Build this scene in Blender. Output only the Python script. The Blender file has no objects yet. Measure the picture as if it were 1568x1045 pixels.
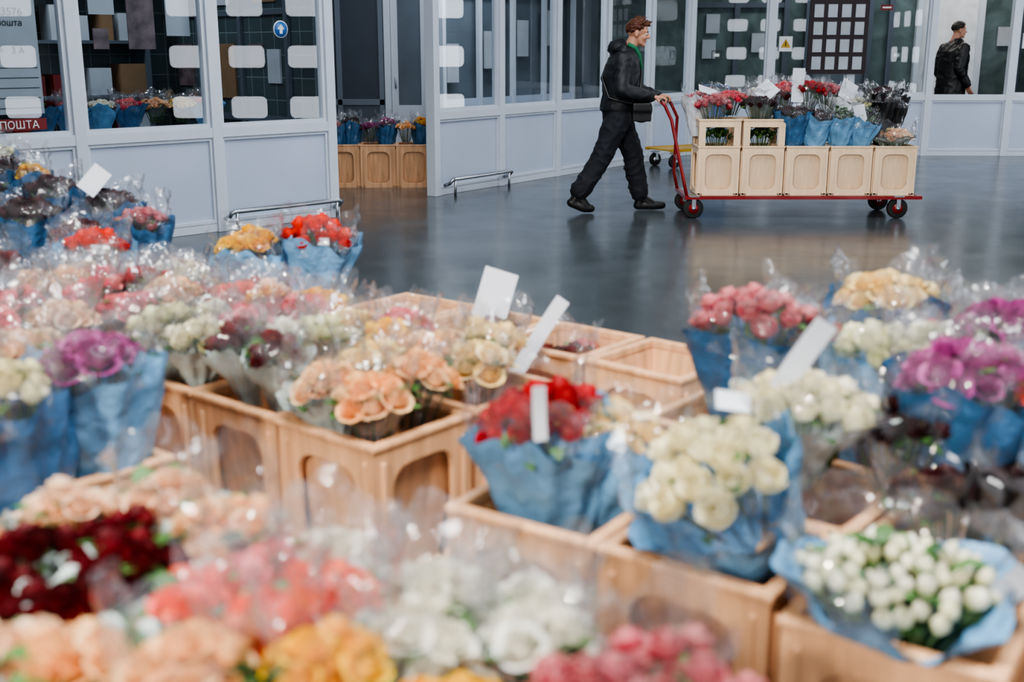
import bpy, math, random
import numpy as np
from mathutils import Vector, Matrix, noise as mnoise
rnd = random.Random(11)
COL = bpy.context.scene.collection
PI = math.pi

def lin(h):
    h = h.lstrip('#')
    out = []
    for i in (0, 2, 4):
        c = int(h[i:i+2], 16) / 255
        out.append(c/12.92 if c <= .04045 else ((c+.055)/1.055)**2.4)
    return tuple(out)

# ------------------------------------------------------------------ materials
def base_mat(name):
    m = bpy.data.materials.new(name)
    m.use_nodes = True
    nt = m.node_tree
    return m, nt, nt.nodes['Principled BSDF'], nt.nodes['Material Output']

def pmat(name, col, rough=.5, metal=0, vscale=6, vamt=.12, bump=0, bscale=40, stretch=(1, 1, 1), emit=0, coat=0, bdist=.01):
    m, nt, b, o = base_mat(name)
    c = lin(col) if isinstance(col, str) else col
    tc = nt.nodes.new('ShaderNodeTexCoord')
    mp = nt.nodes.new('ShaderNodeMapping'); mp.inputs['Scale'].default_value = stretch
    nt.links.new(tc.outputs['Object'], mp.inputs['Vector'])
    nz = nt.nodes.new('ShaderNodeTexNoise'); nz.inputs['Scale'].default_value = vscale; nz.inputs['Detail'].default_value = 4
    nt.links.new(mp.outputs['Vector'], nz.inputs['Vector'])
    rp = nt.nodes.new('ShaderNodeValToRGB')
    rp.color_ramp.elements[0].position = .3; rp.color_ramp.elements[1].position = .7
    rp.color_ramp.elements[0].color = tuple(x*(1-vamt) for x in c)+(1,)
    rp.color_ramp.elements[1].color = tuple(min(1, x*(1+vamt)) for x in c)+(1,)
    nt.links.new(nz.outputs['Fac'], rp.inputs['Fac'])
    nt.links.new(rp.outputs['Color'], b.inputs['Base Color'])
    b.inputs['Roughness'].default_value = rough
    b.inputs['Metallic'].default_value = metal
    if coat: b.inputs['Coat Weight'].default_value = coat
    if bump:
        n2 = nt.nodes.new('ShaderNodeTexNoise'); n2.inputs['Scale'].default_value = bscale; n2.inputs['Detail'].default_value = 3
        nt.links.new(mp.outputs['Vector'], n2.inputs['Vector'])
        bp = nt.nodes.new('ShaderNodeBump'); bp.inputs['Strength'].default_value = bump; bp.inputs['Distance'].default_value = bdist
        nt.links.new(n2.outputs['Fac'], bp.inputs['Height']); nt.links.new(bp.outputs['Normal'], b.inputs['Normal'])
    if emit:
        b.inputs['Emission Color'].default_value = c+(1,); b.inputs['Emission Strength'].default_value = emit
    return m

M_frame = pmat('white_aluminium_frame', 'c8d0dc', .35, vamt=.03)
M_panel = pmat('white_wall_panel', 'b6c2d6', .4, vamt=.05, vscale=1.5)
M_panel_shade = pmat('grey_partition_panel', '4e5662', .5, vamt=.06)
M_header = pmat('header_panel', '363c46', .6)
M_concrete = pmat('dark_hall_wall', '1c1f22', .8, vamt=.2, vscale=2)
M_ceiling = pmat('ceiling_paint', '34383c', .8)
M_dark_room = pmat('grey_interior_wall', '5c6670', .7, vamt=.25, vscale=1.3)
M_gate = pmat('gate_panel', '6a6254', .5, vamt=.06)
M_pane = pmat('daylight_pane', 'e6eefa', .3, emit=11, vamt=0)
M_steel = pmat('brushed_steel', 'b8bcc2', .3, metal=1, vamt=.06)
M_red = pmat('red_enamel', '7e080c', .35, vamt=.12, coat=.3)
M_black = pmat('black_rubber', '0b0b0c', .6)
M_blackplastic = pmat('black_plastic', '0d0e10', .35)
M_paper = pmat('white_paper', 'd4d8e0', .6, vamt=.03)
M_yellow = pmat('yellow_paint', 'b08a1c', .4)
M_blue = pmat('blue_sign', '2a63a8', .4)
M_board = pmat('maroon_notice_board', '24161a', .6)
M_redsign = pmat('dark_red_sign', '6c1014', .45)
M_whitesign = pmat('white_print', 'd8dce0', .5)
M_poster = pmat('grey_poster', 'aab0b8', .5, vamt=.1, vscale=3)
M_pinkposter = pmat('faded_poster', '6c5c60', .5, vamt=.5, vscale=9)
M_orange = pmat('orange_plastic', 'a84a1c', .4)
M_parcel = pmat('parcel_cardboard', '7c6248', .7)
M_crate = pmat('flower_crate_wood', 'dda97e', .42, vscale=4, vamt=.24, bump=.3, bscale=10, stretch=(7, 7, .5), coat=.2)  # vertical streaks: wood grain, plus soft streak highlights put into the colour
M_cratew = pmat('pale_crate_plastic', 'e8cba8', .42, vscale=5, vamt=.08, bump=.08, bscale=14, stretch=(6, 6, .7))

def marble():
    m, nt, b, o = base_mat('green_marble_wall')
    tc = nt.nodes.new('ShaderNodeTexCoord')
    nz = nt.nodes.new('ShaderNodeTexNoise'); nz.inputs['Scale'].default_value = 2.2; nz.inputs['Detail'].default_value = 8; nz.inputs['Distortion'].default_value = 1.2
    rp = nt.nodes.new('ShaderNodeValToRGB')
    rp.color_ramp.elements[0].position = .3; rp.color_ramp.elements[0].color = lin('3c4a48')+(1,)
    rp.color_ramp.elements[1].position = .75; rp.color_ramp.elements[1].color = lin('68797a')+(1,)
    nt.links.new(tc.outputs['Object'], nz.inputs['Vector']); nt.links.new(nz.outputs['Fac'], rp.inputs['Fac'])
    nt.links.new(rp.outputs['Color'], b.inputs['Base Color']); b.inputs['Roughness'].default_value = .35
    return m
M_marble = marble()

def tiles():
    m, nt, b, o = base_mat('dark_tiled_wall')
    tc = nt.nodes.new('ShaderNodeTexCoord')
    mp = nt.nodes.new('ShaderNodeMapping'); mp.inputs['Rotation'].default_value = (PI/2, 0, 0)
    br = nt.nodes.new('ShaderNodeTexBrick'); br.offset = 0
    br.inputs['Scale'].default_value = 3; br.inputs['Brick Width'].default_value = .6; br.inputs['Row Height'].default_value = .6
    br.inputs['Color1'].default_value = lin('36444a')+(1,); br.inputs['Color2'].default_value = lin('405054')+(1,)
    br.inputs['Mortar'].default_value = lin('6a787c')+(1,); br.inputs['Mortar Size'].default_value = .015
    nt.links.new(tc.outputs['Object'], mp.inputs['Vector']); nt.links.new(mp.outputs['Vector'], br.inputs['Vector'])
    nt.links.new(br.outputs['Color'], b.inputs['Base Color']); b.inputs['Roughness'].default_value = .3
    return m
M_tiles = tiles()

def floor_mat():
    m, nt, b, o = base_mat('polished_concrete_floor')
    tc = nt.nodes.new('ShaderNodeTexCoord')
    nz = nt.nodes.new('ShaderNodeTexNoise'); nz.inputs['Scale'].default_value = 1.1; nz.inputs['Detail'].default_value = 8; nz.inputs['Roughness'].default_value = .6
    nt.links.new(tc.outputs['Object'], nz.inputs['Vector'])
    rp = nt.nodes.new('ShaderNodeValToRGB')
    rp.color_ramp.elements[0].position = .3; rp.color_ramp.elements[0].color = lin('363c3f')+(1,)
    rp.color_ramp.elements[1].position = .75; rp.color_ramp.elements[1].color = lin('50575b')+(1,)
    nt.links.new(nz.outputs['Fac'], rp.inputs['Fac']); nt.links.new(rp.outputs['Color'], b.inputs['Base Color'])
    mr = nt.nodes.new('ShaderNodeMapRange'); mr.inputs['To Min'].default_value = .10; mr.inputs['To Max'].default_value = .30
    n3 = nt.nodes.new('ShaderNodeTexNoise'); n3.inputs['Scale'].default_value = 2.5; n3.inputs['Detail'].default_value = 6
    nt.links.new(tc.outputs['Object'], n3.inputs['Vector'])
    nt.links.new(n3.outputs['Fac'], mr.inputs['Value']); nt.links.new(mr.outputs['Result'], b.inputs['Roughness'])
    b.inputs['Specular IOR Level'].default_value = .5
    n2 = nt.nodes.new('ShaderNodeTexNoise'); n2.inputs['Scale'].default_value = 7; n2.inputs['Detail'].default_value = 2
    nt.links.new(tc.outputs['Object'], n2.inputs['Vector'])
    bp = nt.nodes.new('ShaderNodeBump'); bp.inputs['Strength'].default_value = .06; bp.inputs['Distance'].default_value = .01
    nt.links.new(n2.outputs['Fac'], bp.inputs['Height']); nt.links.new(bp.outputs['Normal'], b.inputs['Normal'])
    return m
M_floor = floor_mat()

def petal_mat():
    m, nt, b, o = base_mat('flower_petals')
    at = nt.nodes.new('ShaderNodeAttribute'); at.attribute_name = 'Col'
    nt.links.new(at.outputs['Color'], b.inputs['Base Color']); b.inputs['Roughness'].default_value = .55
    tr = nt.nodes.new('ShaderNodeBsdfTranslucent'); nt.links.new(at.outputs['Color'], tr.inputs['Color'])
    mx = nt.nodes.new('ShaderNodeMixShader'); mx.inputs[0].default_value = .18
    nt.links.new(b.outputs[0], mx.inputs[1]); nt.links.new(tr.outputs[0], mx.inputs[2]); nt.links.new(mx.outputs[0], o.inputs[0])
    return m
M_petal = petal_mat()

def sheet_mat(name, col, trans, rough, f0, f90, diffuse, bump=0, bscale=8):
    m, nt, b, o = base_mat(name)
    nt.nodes.remove(b)
    t = nt.nodes.new('ShaderNodeBsdfTransparent'); t.inputs[0].default_value = trans+(1,)
    g = nt.nodes.new('ShaderNodeBsdfGlossy'); g.inputs['Roughness'].default_value = rough
    d = nt.nodes.new('ShaderNodeBsdfDiffuse'); d.inputs[0].default_value = lin(col)+(1,)
    lw = nt.nodes.new('ShaderNodeLayerWeight'); lw.inputs['Blend'].default_value = .5
    pw = nt.nodes.new('ShaderNodeMath'); pw.operation = 'POWER'; pw.inputs[1].default_value = 3
    mr = nt.nodes.new('ShaderNodeMapRange'); mr.inputs['To Min'].default_value = f0; mr.inputs['To Max'].default_value = f90
    nt.links.new(lw.outputs['Facing'], pw.inputs[0]); nt.links.new(pw.outputs[0], mr.inputs['Value'])
    m1 = nt.nodes.new('ShaderNodeMixShader'); m1.inputs[0].default_value = diffuse
    nt.links.new(t.outputs[0], m1.inputs[1]); nt.links.new(d.outputs[0], m1.inputs[2])
    m2 = nt.nodes.new('ShaderNodeMixShader')
    nt.links.new(mr.outputs[0], m2.inputs[0]); nt.links.new(m1.outputs[0], m2.inputs[1]); nt.links.new(g.outputs[0], m2.inputs[2])
    nt.links.new(m2.outputs[0], o.inputs[0])
    if bump:
        tc = nt.nodes.new('ShaderNodeTexCoord'); nz = nt.nodes.new('ShaderNodeTexNoise'); nz.inputs['Scale'].default_value = bscale; nz.inputs['Detail'].default_value = 2
        bp = nt.nodes.new('ShaderNodeBump'); bp.inputs['Strength'].default_value = bump; bp.inputs['Distance'].default_value = .03
        nt.links.new(tc.outputs['Object'], nz.inputs['Vector']); nt.links.new(nz.outputs['Fac'], bp.inputs['Height'])
        nt.links.new(bp.outputs['Normal'], g.inputs['Normal']); nt.links.new(bp.outputs['Normal'], lw.inputs['Normal'])
    return m
M_glass = sheet_mat('window_glass', '203038', (.76, .81, .84), .0, .05, .6, .0)
M_film = sheet_mat('clear_cellophane', 'f4f6ff', (.97, .975, .98), .08, .075, .8, .05, .9, 15)
M_bluepaper = pmat('blue_wrapping_paper', '6c9dc4', .4, vscale=9, vamt=.16, bump=.9, bscale=10, bdist=.03)
M_dkblue = pmat('deep_blue_wrapping_paper', '3a648c', .4, vscale=9, vamt=.25, bump=.9, bscale=10, bdist=.03)
M_tissue = pmat('pale_green_tissue', 'b4c0bc', .6, vscale=12, vamt=.12, bump=.7, bscale=12, bdist=.02)
BM = [M_petal, M_bluepaper, M_film, M_tissue, M_dkblue, M_blackplastic, M_paper]

# ------------------------------------------------------------------ mesh builder
class MB:
    def __init__(s): s.V = []; s.F = []; s.M = []; s.S = []; s.C = []
    def add(s, vs, fs, m=0, smooth=False, cols=None):
        n = len(s.V); s.V.extend([tuple(v) for v in vs])
        s.F.extend([tuple(i+n for i in f) for f in fs]); s.M.extend([m]*len(fs)); s.S.extend([smooth]*len(fs))
        s.C.extend(cols if cols is not None else [(.06, .12, .04, 1)]*len(vs))
    def box(s, c, sz, m=0, R=None):
        x, y, z = [k/2 for k in sz]
        vs = [Vector((a*x, b*y, d*z)) for a in (-1, 1) for b in (-1, 1) for d in (-1, 1)]
        if R is not None: vs = [R @ v for v in vs]
        vs = [v+Vector(c) for v in vs]
        s.add(vs, [(0, 1, 3, 2), (4, 6, 7, 5), (0, 4, 5, 1), (2, 3, 7, 6), (0, 2, 6, 4), (1, 5, 7, 3)], m)
    def bx(s, x0, x1, y0, y1, z0, z1, m=0):
        s.box(((x0+x1)/2, (y0+y1)/2, (z0+z1)/2), (x1-x0, y1-y0, z1-z0), m)
    def grid(s, P, m=0, closed=False, cols=None):
        nu, nv = P.shape[:2]; fs = []
        for i in range(nu if closed else nu-1):
            j = (i+1) % nu
            for k in range(nv-1): fs.append((i*nv+k, j*nv+k, j*nv+k+1, i*nv+k+1))
        s.add(P.reshape(-1, 3).tolist(), fs, m, True, cols)
    def tube(s, pts, rad, m=0, n=12):
        pts = [Vector(p) for p in pts]
        if not hasattr(rad, '__len__'): rad = [rad]*len(pts)
        vs = []; prev = None
        for i, p in enumerate(pts):
            t = (pts[min(i+1, len(pts)-1)]-pts[max(i-1, 0)]).normalized()
            if prev is None:
                a = Vector((0, 1, 0)) if abs(t.y) < .9 else Vector((1, 0, 0))
                u = t.cross(a).normalized()
            else:
                u = (prev-t*prev.dot(t)).normalized()
            prev = u; w = t.cross(u)
            for k in range(n):
                an = 2*PI*k/n
                vs.append(p+(u*math.cos(an)+w*math.sin(an))*rad[i])
        fs = []
        for i in range(len(pts)-1):
            for k in range(n):
                k2 = (k+1) % n; fs.append((i*n+k, i*n+k2, (i+1)*n+k2, (i+1)*n+k))
        fs.append(tuple(range(n-1, -1, -1))); fs.append(tuple((len(pts)-1)*n+k for k in range(n)))
        s.add(vs, fs, m, True)
    def capsule(s, p0, p1, r0, r1, m=0, n=14):
        p0 = Vector(p0); p1 = Vector(p1); d = (p1-p0).normalized(); P = []; R = []
        for a in (80, 55, 28): P.append(p0-d*r0*math.sin(math.radians(a))); R.append(r0*math.cos(math.radians(a)))
        for f in (0, .33, .66, 1): P.append(p0.lerp(p1, f)); R.append(r0+(r1-r0)*f)
        for a in (28, 55, 80): P.append(p1+d*r1*math.sin(math.radians(a))); R.append(r1*math.cos(math.radians(a)))
        s.tube(P, R, m, n)
    def ellipsoid(s, c, r, m=0, R=None, n=16):
        vs = []; fs = []
        for i in range(1, n//2):
            ph = PI*i/(n//2)
            for k in range(n):
                th = 2*PI*k/n
                vs.append(Vector((r[0]*math.sin(ph)*math.cos(th), r[1]*math.sin(ph)*math.sin(th), r[2]*math.cos(ph))))
        top = len(vs); vs.append(Vector((0, 0, r[2]))); vs.append(Vector((0, 0, -r[2])))
        nr = n//2-1
        for i in range(nr-1):
            for k in range(n):
                k2 = (k+1) % n; fs.append((i*n+k, (i+1)*n+k, (i+1)*n+k2, i*n+k2))
        for k in range(n):
            fs.append((top, k, (k+1) % n)); fs.append((top+1, (nr-1)*n+(k+1) % n, (nr-1)*n+k))
        if R is not None: vs = [R @ v for v in vs]
        s.add([v+Vector(c) for v in vs], fs, m, True)
    def loft(s, rings, m=0, n=24):
        vs = []
        for (cx, cy, cz, rx, ry) in rings:
            for k in range(n):
                a = 2*PI*k/n; vs.append((cx+rx*math.cos(a), cy+ry*math.sin(a), cz))
        fs = []
        for i in range(len(rings)-1):
            for k in range(n):
                k2 = (k+1) % n; fs.append((i*n+k, i*n+k2, (i+1)*n+k2, (i+1)*n+k))
        fs.append(tuple(range(n-1, -1, -1))); fs.append(tuple((len(rings)-1)*n+k for k in range(n)))
        s.add(vs, fs, m, True)
    def mesh(s, name, mats, color=False):
        me = bpy.data.meshes.new(name)
        me.from_pydata(s.V, [], s.F)
        for mt in mats: me.materials.append(mt)
        me.polygons.foreach_set('material_index', s.M); me.polygons.foreach_set('use_smooth', s.S)
        if color:
            ca = me.color_attributes.new('Col', 'FLOAT_COLOR', 'POINT')
            ca.data.foreach_set('color', np.array(s.C, dtype=np.float32).ravel())
        me.update()
        return me
    def obj(s, name, mats, loc=(0, 0, 0), rz=0, bevel=0, color=False):
        return put(s.mesh(name, mats, color), name, loc, (0, 0, rz), bevel)

def put(me, name, loc=(0, 0, 0), rot=(0, 0, 0), bevel=0, scale=1):
    o = bpy.data.objects.new(name, me); COL.objects.link(o)
    o.location = loc; o.rotation_euler = rot; o.scale = (scale,)*3 if not hasattr(scale, '__len__') else scale
    if bevel:
        b = o.modifiers.new('bevel', 'BEVEL'); b.width = bevel; b.segments = 2; b.limit_method = 'ANGLE'
    return o
def empty(name, loc, rz=0):
    e = bpy.data.objects.new(name, None); COL.objects.link(e); e.location = loc; e.rotation_euler = (0, 0, rz); e.empty_display_size = .1
    return e
def child(o, p): o.parent = p; return o

# ------------------------------------------------------------------ room shell
f = MB(); f.bx(-8, 10.2, -6.2, 20.2, -.1, 0); f.obj('floor', [M_floor])
c = MB(); c.bx(-8, 10.2, -6.2, 20.2, 5, 5.1); c.obj('ceiling', [M_ceiling])
w = MB(); w.bx(9.15, 9.3, -6, 20, 0, 5); w.obj('wall_right', [M_concrete])
w = MB(); w.bx(-8, 10, -6.15, -6, 0, 5); w.obj('wall_front', [M_concrete])
w = MB(); w.bx(-5.0, -4.85, -6, 6.8, 0, 5); w.obj('wall_left', [M_concrete])

def rounded_rect(w_, h_, r, n=5):
    pts = []
    for cx, cy, a0 in ((w_/2-r, h_/2-r, 0), (-w_/2+r, h_/2-r, 90), (-w_/2+r, -h_/2+r, 180), (w_/2-r, -h_/2+r, 270)):
        for i in range(n):
            a = math.radians(a0+90*i/(n-1)); pts.append((cx+r*math.cos(a), cy+r*math.sin(a)))
    return pts
def gate_mesh():
    mb = MB(); W = 3.2
    for r in range(5): mb.bx(-W/2, W/2, -.05, .0, r*.88+.01, r*.88+.865, 0)
    mb.bx(-W/2-.12, -W/2, -.08, 0, 0, 4.5, 2); mb.bx(W/2, W/2+.12, -.08, 0, 0, 4.5, 2); mb.bx(-W/2-.12, W/2+.12, -.08, 0, 4.42, 4.55, 2)
    for r in range(5):
        for cc in range(3):
            cx = (cc-1)*1.05; cz = r*.88+.44
            o = rounded_rect(.72, .46, .12); i_ = rounded_rect(.64, .38, .09); n = len(o)
            vs = [(cx+a, -.07, cz+b) for a, b in o]+[(cx+a, -.07, cz+b) for a, b in i_]+[(cx+a, -.05, cz+b) for a, b in o]
            fs = [(k, (k+1) % n, n+(k+1) % n, n+k) for k in range(n)]+[(k, (k+1) % n, 2*n+(k+1) % n, 2*n+k) for k in range(n)]
            mb.add(vs, fs, 2)
            mb.add([(cx+a, -.062, cz+b) for a, b in i_], [tuple(range(n))], 1)
    return mb.mesh('sectional_gate', [M_gate, M_pane, M_blackplastic])
GM = gate_mesh()
for loc, rz in (((9.145, 1.9, 0), -PI/2), ((9.145, 7.0, 0), -PI/2), ((9.145, 13.7, 0), -PI/2), ((6.8, -5.995, 0), PI), ((.2, -5.995, 0), PI)):  # last gate is unseen, added for the light of its panes
    put(GM, 'sectional_gate', loc, (0, 0, rz))

wcount = [0]
def glazed_wall(name, p0, ang, n, mod, skip=(), zt=3.3, pm=M_panel, post=.09, fm=M_frame):
    mb = MB(); L = n*mod
    mb.bx(0, L, -.03, .05, 0, .07, 0)
    mb.bx(-.02, L+.02, -.05, .06, .76, .84, 0)
    mb.bx(0, L, -.05, .05, zt-.08, zt, 0)
    mb.bx(0, L, 0, .08, zt, 5, 2)
    for i in range(n+1):
        x = i*mod; mb.bx(x-post/2, x+post/2, -.055, .06, 0, zt, 0)
    for i in range(n):
        x0 = i*mod+post/2+.01; x1 = (i+1)*mod-post/2-.01
        mb.bx(x0, x1, -.012, .04, .08, .75, 1)
        mb.bx(x0-.01, x0+.012, -.035, .03, .07, .76, 0); mb.bx(x1-.012, x1+.01, -.035, .03, .07, .76, 0)
        mb.bx(x0, x1, -.035, .03, .07, .1, 0); mb.bx(x0, x1, -.035, .03, .735, .76, 0)
    mb.obj(name, [fm, pm, M_header], (p0[0], p0[1], 0), ang, bevel=.004)
    for i in range(n):
        wcount[0] += 1
        if i in skip: continue
        x0 = i*mod+post/2+.001; x1 = (i+1)*mod-post/2-.001
        g = MB(); z0 = .841; z1 = zt-.081
        g.bx(x0, x0+.03, -.03, .03, z0, z1, 0); g.bx(x1-.03, x1, -.03, .03, z0, z1, 0)
        g.bx(x0+.03, x1-.03, -.03, .03, z0, z0+.03, 0); g.bx(x0+.03, x1-.03, -.03, .03, z1-.03, z1, 0)
        g.add([(x0+.03, 0, z0+.03), (x1-.03, 0, z0+.03), (x1-.03, 0, z1-.03), (x0+.03, 0, z1-.03)], [(0, 1, 2, 3)], 1)
        g.obj('window_%d' % wcount[0], [fm, M_glass], (p0[0], p0[1], 0), ang)
A1 = math.radians(45); A2 = math.radians(55); A3 = math.radians(-2)
glazed_wall('wall_post_office', (-1.6-4.52*.7071, 10.1-4.52*.7071), A1, 4, 1.13)
glazed_wall('wall_center', (-.79, 11.6), A2, 5, 1.13)
glazed_wall('wall_back', (2.46, 16.24), A3, 6, 1.1, skip=(3,))
mb = MB(); mb.bx(-3.35, -1.52, 0, .08, 0, 5, 1); mb.bx(-1.52, -.85, 0, .08, 2.62, 5, 1)
for x in (-3.3, -2.62, -2.08, -1.58): mb.bx(x, x+.06, -.04, 0, 0, 3.3, 0)
mb.bx(-3.3, -1.52, -.04, 0, .8, .87, 0); mb.bx(-3.3, -1.52, -.04, 0, 2.6, 2.67, 0); mb.bx(-3.3, -1.52, -.02, 0, 0, .8, 2)
mb.obj('wall_recess_back', [pmat('grey_frame', '6a7480', .4, vamt=.03), pmat('slate_panel', '39414d', .5, vamt=.06), M_panel_shade], (0, 13.9, 0), 0, bevel=.004)
mb = MB(); mb.bx(-.05, .05, 0, 2.0, 0, .8, 1); mb.bx(-.06, .06, 0, 2, .8, .86, 0); mb.bx(-.05, .05, 0, .09, 0, 3.3, 0); mb.bx(-.05, .05, .95, 1.03, 0, 3.3, 0); mb.bx(-.05, .05, 1.9, 2, 0, 3.3, 0); mb.bx(-.05, .05, 0, 2, 3.3, 5, 0)
mb.obj('wall_recess_side', [M_frame, M_panel], (-.80, 11.68, 0), math.radians(3), bevel=.004)
# booth side wall with shelving frame and notices on its inner face
mb = MB(); mb.bx(0, 3, -.04, .04, 0, 5, 0)
for x in (.35, 1.1, 1.85, 2.6): mb.bx(x, x+.05, .04, .075, 0, 3.2, 1)
mb.bx(.3, 2.9, .04, .07, .8, .86, 1); mb.bx(.3, 2.9, .04, .07, 1.75, 1.79, 1)
for x, z, w_, h_, m_ in ((.5, 1.15, .2, .3, 2), (.78, 1.3, .22, .2, 3), (1.25, 1.0, .4, .5, 4), (1.3, 1.85, .3, .3, 2), (2.0, 1.1, .3, .4, 3), (2.05, 1.9, .2, .28, 2), (.55, 1.86, .35, .2, 4)):
    mb.bx(x, x+w_, .04, .06, z, z+h_, m_)
mb.obj('wall_booth_side', [M_tiles, M_panel_shade, M_poster, M_pinkposter, M_parcel], (-1.68, 10.16, 0), math.radians(135))
mb = MB(); mb.bx(0, .07, -.05, .03, 0, 2.6, 0); mb.bx(.52, .59, -.05, .03, 0, 2.6, 0); mb.bx(.07, .52, -.05, .03, 2.53, 2.6, 0)
mb.bx(.08, .51, -.03, 0, .02, .8, 0); mb.bx(.08, .16, -.03, 0, .8, 2.52, 0); mb.bx(.43, .51, -.03, 0, .8, 2.52, 0)
mb.bx(.16, .43, -.02, -.01, .8, 2.52, 1); mb.tube([(.13, -.06, 1.0), (.13, -.06, 1.14)], .012, 2)
mb.obj('door_1', [M_frame, M_dark_room, M_steel], (-1.51, 13.9, 0), bevel=.003)
mb = MB(); mb.bx(0, 5.2, 0, .1, 0, 5, 0); mb.obj('wall_post_office_back', [M_tiles], (-6.9, 8.5, 0), A1)
mb = MB(); mb.bx(0, 5.0, 0, .1, 0, 5, 0)
mb.obj('wall_center_inner', [M_dark_room], (-1.5, 14.7, 0), A2)
mb = MB(); mb.bx(1, 9.1, 0, .1, 0, 5, 0); mb.obj('wall_back_inner', [M_marble], (0, 19.2, 0))
mb = MB()
for x in (0, .8, 1.6, 2.4, 3.2): mb.bx(x, x+.07, -.06, 0, 0, 3.2, 0)
mb.bx(0, 3.2, -.05, 0, 2.2, 2.28, 0); mb.bx(0, 3.2, -.04, 0, 0, .8, 1)
for x in (.1, .95, 1.75, 2.5): mb.bx(x, x+.25, -.05, -.02, 1.0+.2*x, 1.5+.2*x, 2)
mb.obj('trim_inner_partition', [M_frame, M_panel, M_poster], (-.95, 15.35, 0), A2)
mb = MB()
for x in (2.9, 3.6, 4.4, 6.1, 8.2): mb.bx(x, x+.09, -.06, 0, 0, 3.2, 0)
mb.bx(2.9, 4.4, -.05, 0, 2.1, 2.18, 0)
for x, z in ((3.1, 1.3), (3.15, 1.7), (3.9, 1.4), (7.9, 1.5)): mb.bx(x, x+.22, -.03, 0, z, z+.3, 1)
mb.obj('trim_back_partition', [M_panel_shade, M_poster], (0, 19.18, 0))
def door(name, loc, mats, h=2.4):
    mb = MB(); mb.bx(0, .09, -.1, 0, 0, h+.1, 0); mb.bx(1.0, 1.09, -.1, 0, 0, h+.1, 0); mb.bx(.09, 1.0, -.1, 0, h, h+.1, 0); mb.bx(.09, 1.0, -.05, -.01, .02, h, 1)
    mb.tube([(.18, -.08, .98), (.18, -.08, 1.12)], .012, 2)
    mb.obj(name, mats, loc, bevel=.004)
door('door_2', (6.55, 19.19, 0), [M_frame, M_whitesign, M_steel])
door('door_3', (4.75, 19.19, 0), [M_panel_shade, M_dark_room, M_steel], 2.2)

def b1(s, off=0): return (-1.6-.7071*s+.7071*off, 10.1-.7071*s-.7071*off)
def b2(s, off=0): return (-.79+.5736*s+.8192*off, 11.6+.8192*s-.5736*off)
def rail(name, L, loc, ang):
    mb = MB(); mb.tube([(0, .10, .10), (0, .03, .13), (0, 0, .16), (0.04, 0, .17), (L-.04, 0, .17), (L, 0, .16), (L, .03, .13), (L, .10, .10)], .02, 0, 10)
    mb.tube([(.05, 0, 0), (.05, 0, .17)], .014, 0); mb.tube([(L-.05, 0, 0), (L-.05, 0, .17)], .014, 0)
    mb.obj(name, [M_steel], (loc[0], loc[1], 0), ang)
rail('bumper_rail', 1.1, b1(1.12, .17), A1)
rail('bumper_rail', 1.05, b2(.08, .17), A2)

def text(body, size, mat, loc, rot, par=None, name='lettering'):
    cu = bpy.data.curves.new(name, 'FONT'); cu.body = body; cu.size = size; cu.extrude = .001
    t = bpy.data.objects.new(name, cu); COL.objects.link(t)
    dg = bpy.context.evaluated_depsgraph_get(); me = bpy.data.meshes.new_from_object(t.evaluated_get(dg))
    bpy.data.objects.remove(t); me.materials.clear(); me.materials.append(mat)
    o = put(me, name, loc, rot)
    if par: o.parent = par
    return o
p = b1(3.35, -.05); e = empty('post_office_poster', (p[0], p[1], 0), A1)
mb = MB(); mb.bx(.30, .88, 0, .01, 1.0, 2.4, 0)
for k in range(5): mb.bx(.34, .86, -.004, 0, 1.04+k*.07, 1.045+k*.07, 1)
child(mb.obj('poster_sheet', [M_poster, M_blackplastic]), e)
text('23576', .075, M_blackplastic, (.60, -.006, 1.68), (PI/2, 0, 0), e)
text('пошта', .06, M_blackplastic, (.60, -.006, 1.61), (PI/2, 0, 0), e)
text('2=   3 A', .065, M_blackplastic, (.56, -.006, 1.42), (PI/2, 0, 0), e)
p = b1(3.35, .012); e = empty('post_office_sign', (p[0], p[1], 0), A1)
mb = MB(); mb.bx(.2, .86, 0, .006, .89, .97, 0); child(mb.obj('sign_board', [M_redsign]), e)
text('ПОШТА', .075, M_whitesign, (.52, -.006, .903), (PI/2, 0, 0), e)
p = b1(.46, .01); e = empty('round_arrow_sign', (p[0], p[1], 1.61), A1)
mb = MB(); mb.tube([(0, 0, 0), (0, -.006, 0)], .07, 1, 32); mb.tube([(0, -.006, 0), (0, -.008, 0)], .062, 0, 32)
mb.add([(-.035, -.01, 0), (.035, -.01, 0), (0, -.01, .042), (-.014, -.01, 0), (.014, -.01, 0), (.014, -.01, -.036), (-.014, -.01, -.036)], [(0, 1, 2), (3, 6, 5, 4)], 1)
child(mb.obj('sign_disc', [M_blue, M_whitesign]), e)
p = b1(1.75, -.1); mb = MB()
mb.bx(0, .22, 0, .01, 1.45, 1.95, 0); mb.bx(.32, .52, 0, .01, 1.55, 1.98, 1); mb.bx(-.3, -.1, 0, .01, 1.7, 1.95, 1); mb.bx(-.28, -.16, 0, .01, 1.45, 1.6, 0)
mb.obj('faded_poster_set', [M_pinkposter, M_poster], (p[0], p[1], 0), A1)
p = b1(2.2, -.80); mb = MB()
mb.bx(0, 2.1, 0, .5, .72, .76, 0)
for x in (.05, 2.0):
    for y in (.03, .43): mb.bx(x, x+.05, y, y+.05, 0, .72, 0)
mb.obj('reflection_prop_table', [M_frame], (p[0], p[1], 0), A1, bevel=.004)  # added table behind the glass; its bouquets stand in for reflected flowers
mb = MB()
for x in (0, 1.1, 2.2): mb.bx(x, x+.04, -.3, 0, 0, 2.3, 0)
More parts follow.
